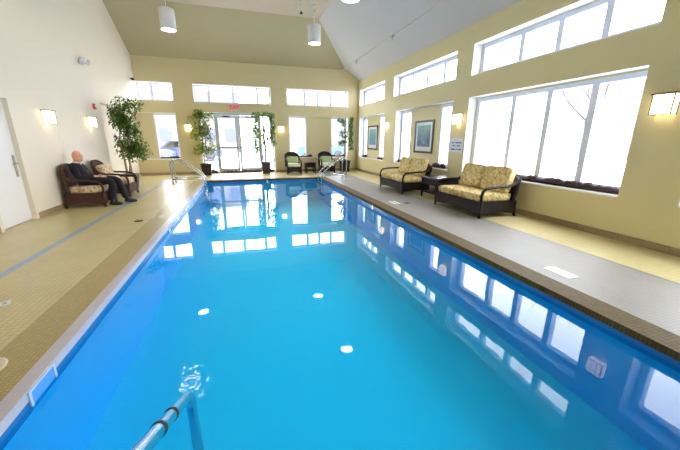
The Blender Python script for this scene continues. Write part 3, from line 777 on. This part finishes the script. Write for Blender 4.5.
for y in (.86, .99):
    c = Vector((0, y, .985-.645*(y-.18)/1.09))
    MB().tube([c-dv*.008, c+dv*.008], .0245, 20).build('rubber_ring', M['chrome_dk'], nr)
MB().lathe([(.022,.0),(.055,.0),(.055,.012),(.03,.03),(.022,.03)], c=(0,.02,0), n=20).build('floor_flange', M['steel'], nr)

# ------------------------------------------------------------------ pool fittings
sk = empty('pool_skimmer', (PXL,2.08,0)); tag(sk, 'rectangular skimmer opening in the pool edge at lower left', 'skimmer')
mb = MB(); mb.box(.001,.012,-.135,-.115,-.11,-.004); mb.box(.001,.012,.115,.135,-.11,-.004); mb.box(.001,.012,-.115,.115,-.02,-.004)
mb.build('skimmer_frame', mat('skimmer_white', (190,205,225), .4), sk)
MB().box(.002,.006,-.115,.115,-.11,-.022).build('weir_flap', mat('skimmer_blue', (90,160,240), .4), sk)
lid = empty('skimmer_lid', (-1.69,2.24,.001)); tag(lid, 'round beige lid in the deck tiles at the left picture edge', 'lid')
MB().lathe([(.13,0),(.13,.004),(.115,.006),(.001,.006)], n=32).build('ring', mat('lid_beige', (222,212,186), .5), lid)
MB().lathe([(.09,.006),(.09,.009),(.001,.009)], n=32).build('cover', mat('lid_beige_inner', (206,192,158), .5), lid)
M['plate'] = mat('marker_plate', (228,232,238), .3)
def marker(loc, w, d, rot, label, m):
    root = empty('depth_marker', loc, rot); tag(root, label, 'deck marker', 'pale marker tiles on the pool deck')
    MB().box(-w/2, w/2, -d/2, d/2, 0, .004, 0, .0015).build('plate', m, root)
    mb = MB(); random.seed(int(loc[1]*10))
    for k in range(5):
        x = -w*.36+k*w*.18
        mb.box(x-w*.05, x+w*.05, -d*.22*random.uniform(.7,1), d*.22*random.uniform(.7,1), .004, .0052)
    mb.build('figures', mat('marker_ink', (176,172,160), .5), root); return root
M['plate2'] = mat('marker_plate_tan', (206,194,158), .3)
marker((3.3,2.36,.001), .3, .15, PI/2*1.0, 'pale marker tile on the right deck in front of the big window', M['plate'])
marker((3.32,6.5,.001), .34, .17, PI/2, 'pale marker tile on right pool edge before the farther loveseat', M['plate'])
marker((-2.2,3.2,.001), .26, .1, .5, 'pale marker tile on the left deck at the picture edge', M['plate'])
marker((-1.62,6.45,.001), .3, .2, PI/2, 'tan marker tile on the left pool edge before the white door', M['plate2'])
dr = MB(); dr.lathe([(.07,0),(.07,.004),(.001,.005)], n=20)
tag(dr.build('floor_drain', M['bronze'], loc=(-1.86,6.2,.001)), 'small dark floor drain on the left deck beside a tan marker', 'floor drain', 'small deck drains')
d3 = bpy.data.objects['floor_drain'].copy(); C.objects.link(d3); d3.location = (3.58,6.38,.001); d3['label'] = 'small dark floor drain on the right deck before the side table'
M['poollight'] = emis('pool_light_violet', (120,110,255), 4.0)
for i, (x, y, rz, lb) in enumerate(((.78,PYF-.001,0,'small violet pool light in the far pool wall'),(PXR-.001,6.55,-PI/2,'small violet pool light in the right pool wall'),(PXL+.001,5.75,PI/2,'small violet pool light in the left pool wall'))):
    r = empty('pool_light', (x,y,-.085), rz); tag(r, lb, 'pool light', 'small violet pool wall lights')
    q = MB().lathe([(.032,0),(.045,0),(.045,.012),(.032,.012)], n=20).build('bezel', M['steel'], r); q.rotation_euler = (PI/2,0,0)
    q = MB().lathe([(.001,.008),(.032,.008)], n=20).build('lens', M['poollight'], r); q.rotation_euler = (PI/2,0,0)

# ------------------------------------------------------------------ seated man
def skin(name, nodes, edges, m, parent=None, sub=2, root=0):
    """nodes {key:(x,y,z,r)}; one continuous tapering surface"""
    keys = list(nodes); idx = {k: i for i, k in enumerate(keys)}
    me = bpy.data.meshes.new(name)
    me.from_pydata([nodes[k][:3] for k in keys], [(idx[a], idx[b]) for a, b in edges], [])
    o = bpy.data.objects.new(name, me); C.objects.link(o)
    s = o.modifiers.new('s', 'SKIN'); s.use_smooth_shade = True
    for i, k in enumerate(keys):
        sv = me.skin_vertices[0].data[i]; r = nodes[k][3]
        sv.radius = r if isinstance(r, tuple) else (r, r); sv.use_root = (i == root)
    u = o.modifiers.new('u', 'SUBSURF'); u.levels = sub; u.render_levels = sub
    me2 = bpy.data.meshes.new_from_object(o.evaluated_get(bpy.context.evaluated_depsgraph_get()))
    C.objects.unlink(o); bpy.data.objects.remove(o)
    me2.materials.clear(); me2.materials.append(m)
    for p in me2.polygons: p.use_smooth = True
    n = bpy.data.objects.new(name, me2); C.objects.link(n)
    if parent: n.parent = parent
    return n
M['skin'] = mat('skin_tone', (226,168,138), .5, noise=.06, nscale=20)
M['cloth'] = mat('black_cloth', (26,27,36), .85, noise=.2, nscale=30)
M['shoe'] = mat('grey_black_shoe', (58,58,66), .5)
M['collar'] = mat('white_collar', (236,236,238), .6)
M['eye'] = mat('eye_dark', (40,30,26), .3)
man = empty('person', (-3.28,8.08,0)); tag(man, 'bald seated person in black clothing with white collar in a brown armchair', 'person')
# local: +x forward, y: -y is his right
J = {'pelvis':(0,0,.55,.14),'waist':(-.06,0,.66,.138),'chest':(-.11,0,.80,(.13,.165)),'neckb':(-.125,0,.905,.07),'neck':(-.11,0,.95,.052),'head':(-.1,0,1.0,.07)}
for s_, n in ((-1,'r'),(1,'l')):
    J['sh'+n] = (-.12,s_*.165,.86,.074); J['el'+n] = (-.02,s_*.25,.62,.06); J['cu'+n] = (.19,s_*.105,.625,.05); J['wr'+n] = (.22,s_*.09,.625,.028); J['pa'+n] = (.275,s_*.06,.625,(.026,.036))
    J['hp'+n] = (.05,s_*.1,.53,.092)
J.update({'knr':(.52,-.13,.53,.066),'knl':(.53,.16,.54,.066),'anr':(.46,-.15,.11,.042),'anl':(.66,.14,.11,.042),'her':(.46,-.15,.05,.036),'hel':(.66,.14,.05,.036),'tor':(.60,-.17,.035,.032),'tol':(.80,.15,.035,.032)})
ED = [('pelvis','waist'),('waist','chest'),('chest','neckb'),('neckb','neck'),('neck','head')]
for n in 'rl': ED += [('chest','sh'+n),('sh'+n,'el'+n),('el'+n,'cu'+n),('cu'+n,'wr'+n),('wr'+n,'pa'+n),('pelvis','hp'+n),('hp'+n,'kn'+n),('kn'+n,'an'+n),('an'+n,'he'+n),('he'+n,'to'+n)]
body = skin('body', J, ED, M['skin'], man)
body.data.materials.append(M['cloth'])
for p in body.data.polygons:
    p.use_smooth = True
    c = p.center
    hand = c.x > .205 and .56 < c.z < .72 and abs(c.y) < .14 and c.x < .37
    if (c.z < .925 or math.hypot(c.x+.118, c.y) > .07) and c.z < .97 and not hand: p.material_index = 1
# head and fingers joined into the body mesh
hd_ = MB()
vs = []; nu, nv = 80, 56
hc = Vector((-.075,-.005,1.045))
yaw = -.35
for i in range(nv+1):
    ph = -PI/2+PI*i/nv
    for k in range(nu):
        t = 2*PI*k/nu
        x, y, z = .098*math.cos(ph)*math.cos(t), .076*math.cos(ph)*math.sin(t), .125*math.sin(ph)
        if z < -.02: x += .010*(1 if x > 0 else -.2)*min(1,-z/.08); y *= 1+.06*min(1,(-z-.02)/.05)
        if z > .05: x *= 1+.05*(z-.05)/.07; y *= 1+.10*(z-.05)/.07
        f = math.cos(t)*math.cos(ph)
        g = lambda a, b, s_: math.exp(-((y-a)**2+(z-b)**2)/s_)
        if f > 0:
            x += .024*g(0,-.02,.00022)+.012*g(0,0.0,.0002)+.006*g(0,.03,.0012)      # nose, bridge, brow
            x -= .010*(g(-.03,.012,.00018)+g(.03,.012,.00018))                       # eye sockets
            x += .006*g(0,-.058,.0003)+.008*g(0,-.098,.0004); x -= .004*g(0,-.075,.00012)
        p = Matrix.Rotation(yaw,3,'Z') @ Vector((x,y,z)); vs.append(hc+p)
hd_.add(vs, [(i*nu+k, i*nu+(k+1)%nu, (i+1)*nu+(k+1)%nu, (i+1)*nu+k) for i in range(nv) for k in range(nu)], 0, True)
Rz = Matrix.Rotation(yaw,3,'Z')
for s_ in (-1,1):
    hd_.pillow(hc+Rz@Vector((-.01,s_*.078,-.005)), .02, .009, .033, .9, .9, 12, 8)
    # fingers: four curled, unequal; thumb from the side of the palm
    pa = Vector(J['par'][:3]) if s_ < 0 else Vector(J['pal'][:3])
    for k, ln in enumerate((.062,.07,.066,.052)):
        o_ = pa+Vector((.018, s_*(.026-.017*k), .004))
        hd_.tube([o_, o_+Vector((ln*.5,-s_*.006,-.004)), o_+Vector((ln*.85,-s_*.01,-.02)), o_+Vector((ln,-s_*.012,-.036))], [.0095,.009,.008,.006], 8)
    o_ = pa+Vector((-.012, -s_*.026, .01))
    hd_.tube([o_, o_+Vector((.03,-s_*.02,.012)), o_+Vector((.058,-s_*.022,.004))], [.011,.01,.007], 8)
hm = hd_.build('head_tmp', M['skin'])
import bmesh
bm = bmesh.new(); bm.from_mesh(body.data); bm.from_mesh(hm.data); bm.to_mesh(body.data); bm.free()
bpy.data.objects.remove(hm)
for p in body.data.polygons: p.use_smooth = True
for s_ in (-1,1):
    mb = MB(); mb.tube([hc+Rz@Vector((.090-4*(y*y), s_*.032+y, .034+.004*math.cos(y*60))) for y in (-.016,-.008,0,.008,.016)], .0035, 6); mb.build('eyebrow', mat('grey_brow', (150,130,118), .8), man)
for s_ in (-1,1):
    mb = MB(); mb.pillow(hc+Rz@Vector((.084,s_*.03,.012)), .01, .013, .007, .9, .9, 12, 8); mb.build('eye', M['eye'], man)
mb = MB(); mb.tube([hc+Rz@Vector((.082,y,-.068)) for y in ()], .005, 6) if 0 else mb.tube([hc+Rz@Vector((.094-9*y*y,y,-.074)) for y in (-.026,-.013,0,.013,.026)], .005, 6); mb.build('mouth', mat('lips', (176,100,92), .5), man)
# clothing
off = .016
JJ = {k: (v[0], v[1], v[2], tuple(q+off for q in v[3]) if isinstance(v[3], tuple) else v[3]+off) for k, v in J.items()}
tr = {k: JJ[k] for k in ('pelvis','hpr','hpl','knr','knl','anr','anl')}
tr['knr'] = (*J['knr'][:3], .085); tr['knl'] = (*J['knl'][:3], .085); tr['anr'] = (*J['anr'][:3], .075); tr['anl'] = (*J['anl'][:2], .075, .078); tr['anr'] = (*J['anr'][:2], .075, .078)
skin('trousers', tr, [('pelvis','hpr'),('pelvis','hpl'),('hpr','knr'),('hpl','knl'),('knr','anr'),('knl','anl')], M['cloth'], man)
for n in 'rl':
    h, t = J['he'+n], J['to'+n]
    mb = MB(); mb.tube([(h[0]-.05,h[1],.045),(h[0],h[1],.05),((h[0]+t[0])/2,t[1],.045),(t[0]+.02,t[1],.036),(t[0]+.05,t[1],.03)], [.03,.044,.045,.036,.02], 12, flat=1.0)
    mb.build('shoe', M['shoe'], man)
MB().tube([(-.115+.062*math.cos(a),.062*math.sin(a),.925+.012*math.cos(a)*-1) for a in [2*PI*i/20 for i in range(21)]], .014, 8).build('collar', M['collar'], man)
MB().pillow((-.035,-.01,.885), .012, .022, .035, .6, .6, 12, 8).build('collar_tab', M['collar'], man)

# ------------------------------------------------------------------ outdoors
mb = MB()
mb.box(XR+.4, 70, -40, 90, -.3, -.12); mb.box(-70, XLB-.2, -40, 90, -.3, -.12); mb.box(XLB-.2, XR+.4, YF+.38, 90, -.3, -.12)
struct(mb.build('ground', M['snow']))
def building(loc, w, d, h, cols, rows, label, wallc, face, wc=(56,60,84)):
    root = empty('building', loc); tag(root, label, 'building')
    MB().box(-w/2, w/2, -d/2, d/2, 0, h).build('wall', mat('outdoor_wall', tuple(c*.42 for c in wallc), .9), root)
    MB().box(-w/2-.4, w/2+.4, -d/2-.4, d/2+.4, h, h+.4).build('roof', mat('outdoor_roof', (220,222,230), .9), root)
    for i in range(cols):
        for j in range(rows):
            u = ((i+.5)/cols-.5); z = 1.2+j*3.0
            if face == 'y': x = u*w; b = (x-.6, x+.6, -d/2-.05, -d/2-.001)
            else: y = u*d; b = (-w/2-.05, -w/2-.001, y-.6, y+.6)
            f = MB().box(*b, z, z+1.5).build('window', mat('outdoor_window', wc, .6), root)
    return root
building((-8,44,-.12), 16, 8, 6.6, 7, 2, 'pale apartment building outside beyond the narrow window at far left', (226,210,204), 'y')
building((12,50,-.12), 15, 8, 6.6, 5, 2, 'pale house outside beyond the glazed doors', (222,220,226), 'y')
building((34,14,-.12), 8, 22, 6.6, 7, 2, 'pale house outside beyond the big four-pane window', (226,222,226), 'x', (84,88,112))
def car(loc, rz, col, label):
    root = empty('car', loc, rz); tag(root, label, 'car', 'cars parked in the snow')
    prof = [(-2.1,.3),(2.1,.3),(2.15,.7),(1.9,.85),(1.0,.95),(.5,1.4),(-1.2,1.42),(-1.75,.98),(-2.12,.9)]
    MB().prism(prof, 'y', -.85, .85).build('body', mat('car_paint', col, .3), root)
    MB().prism([(.85,.97),(.45,1.34),(-1.12,1.36),(-1.55,.98)], 'y', -.86, .86).build('window', mat('car_glass', (14,16,20), .1), root)
    for x in (-1.3, 1.3):
        for y in (-.8, .8):
            MB().tube([(x,y-.1,.32),(x,y+.1,.32)], .32, 16).build('wheel', M['chrome_dk'], root)
car((-3.6,25,-.12), .15, (44,52,76), 'blue-grey car parked outside beyond the left glazed door')
car((-6.2,22,-.12), .1, (56,62,80), 'grey-blue car parked outside beyond the narrow far left window')
car((6.5,27,-.12), 0, (30,62,78), 'teal-grey car parked outside beyond the far right windows')
def bare_tree(loc, h, label, seed):
    random.seed(seed); mb = MB()
    def br(p, d, l, r, dep):
        q = p+d*l; mid = p+d*l*.5+Vector((random.uniform(-1,1),random.uniform(-1,1),0))*l*.04
        mb.tube([p,mid,q], [r,r*.85,r*.65], 6)
        if dep == 0: return
        for k in range(3):
            nd = (d+Vector((random.uniform(-1,1),random.uniform(-1,1),random.uniform(-.1,.6)))*.75).normalized()
            br(q if k else mid, nd, l*random.uniform(.55,.8), r*.6, dep-1)
    br(Vector((0,0,0)), Vector((.05,0,1)).normalized(), h*.4, h*.011, 3)
    o = mb.build('bare_tree', M['bark'], loc=loc); tag(o, label, 'tree', 'bare trees outside in the snow'); return o
bare_tree((9.2,6.5,-.12), 4.6, 'thin bare tree outside behind the third pane of the big window', 5)
bare_tree((13,6.0,-.12), 6, 'bare tree outside seen through the nearest pane of the big window', 8)
bare_tree((1.5,25,-.12), 5, 'bare tree outside beyond the glazed doors', 9)

# ------------------------------------------------------------------ daylight
W = bpy.data.worlds.new('overcast_sky'); bpy.context.scene.world = W; W.use_nodes = True
nt = W.node_tree; nt.nodes.clear()
out = nt.nodes.new('ShaderNodeOutputWorld'); bg = nt.nodes.new('ShaderNodeBackground'); nt.links.new(bg.outputs[0], out.inputs[0])
bg.inputs[0].default_value = (.96,.96,1.0,1); bg.inputs[1].default_value = 14.0
def portal(loc, rot, sx, sy):
    l = bpy.data.lights.new('window_portal', 'AREA'); l.shape = 'RECTANGLE'; l.size = sx; l.size_y = sy
    l.cycles.is_portal = True
    o = bpy.data.objects.new('window_portal', l); C.objects.link(o); o.location = loc; o.rotation_euler = rot
xo = XR+RB+.2
for a, b in RW_low: portal((xo,(a+b)/2,(SILL+HEAD)/2), (0,PI/2,0), HEAD-SILL, b-a)
for a, b in RB_up: portal((xo,(a+b)/2,(UB+UH)/2), (0,PI/2,0), UH-UB, b-a)
yo = YF+FB+.2
for h in fback: portal(((h[0]+h[1])/2,yo,(h[2]+h[3])/2), (-PI/2,0,0), h[1]-h[0], h[3]-h[2])

# ------------------------------------------------------------------ camera
cam = bpy.data.cameras.new('camera'); co = bpy.data.objects.new('camera', cam); C.objects.link(co)
cam.sensor_width = 36; cam.lens = 311.82/680*36; cam.clip_start = .02; cam.clip_end = 300
p, ya, ro = .26757, .29689, .00464
f = Vector((math.sin(ya)*math.cos(p), math.cos(ya)*math.cos(p), -math.sin(p)))
r = Vector((math.cos(ya), -math.sin(ya), 0)); u = r.cross(f)
r2 = r*math.cos(ro)+u*math.sin(ro); u2 = -r*math.sin(ro)+u*math.cos(ro)
co.matrix_world = Matrix(((r2.x,u2.x,-f.x,0),(r2.y,u2.y,-f.y,0),(r2.z,u2.z,-f.z,1.42),(0,0,0,1)))
S = bpy.context.scene; S.camera = co
S.view_settings.view_transform = 'Standard'; S.view_settings.look = 'None'; S.view_settings.exposure = 0.26; S.view_settings.gamma = 1; S.view_settings.use_curve_mapping = False
S.cycles.max_bounces = 14; S.cycles.diffuse_bounces = 8; S.cycles.glossy_bounces = 5; S.cycles.transparent_max_bounces = 16; S.cycles.use_denoising = True
S.cycles.sample_clamp_indirect = 6
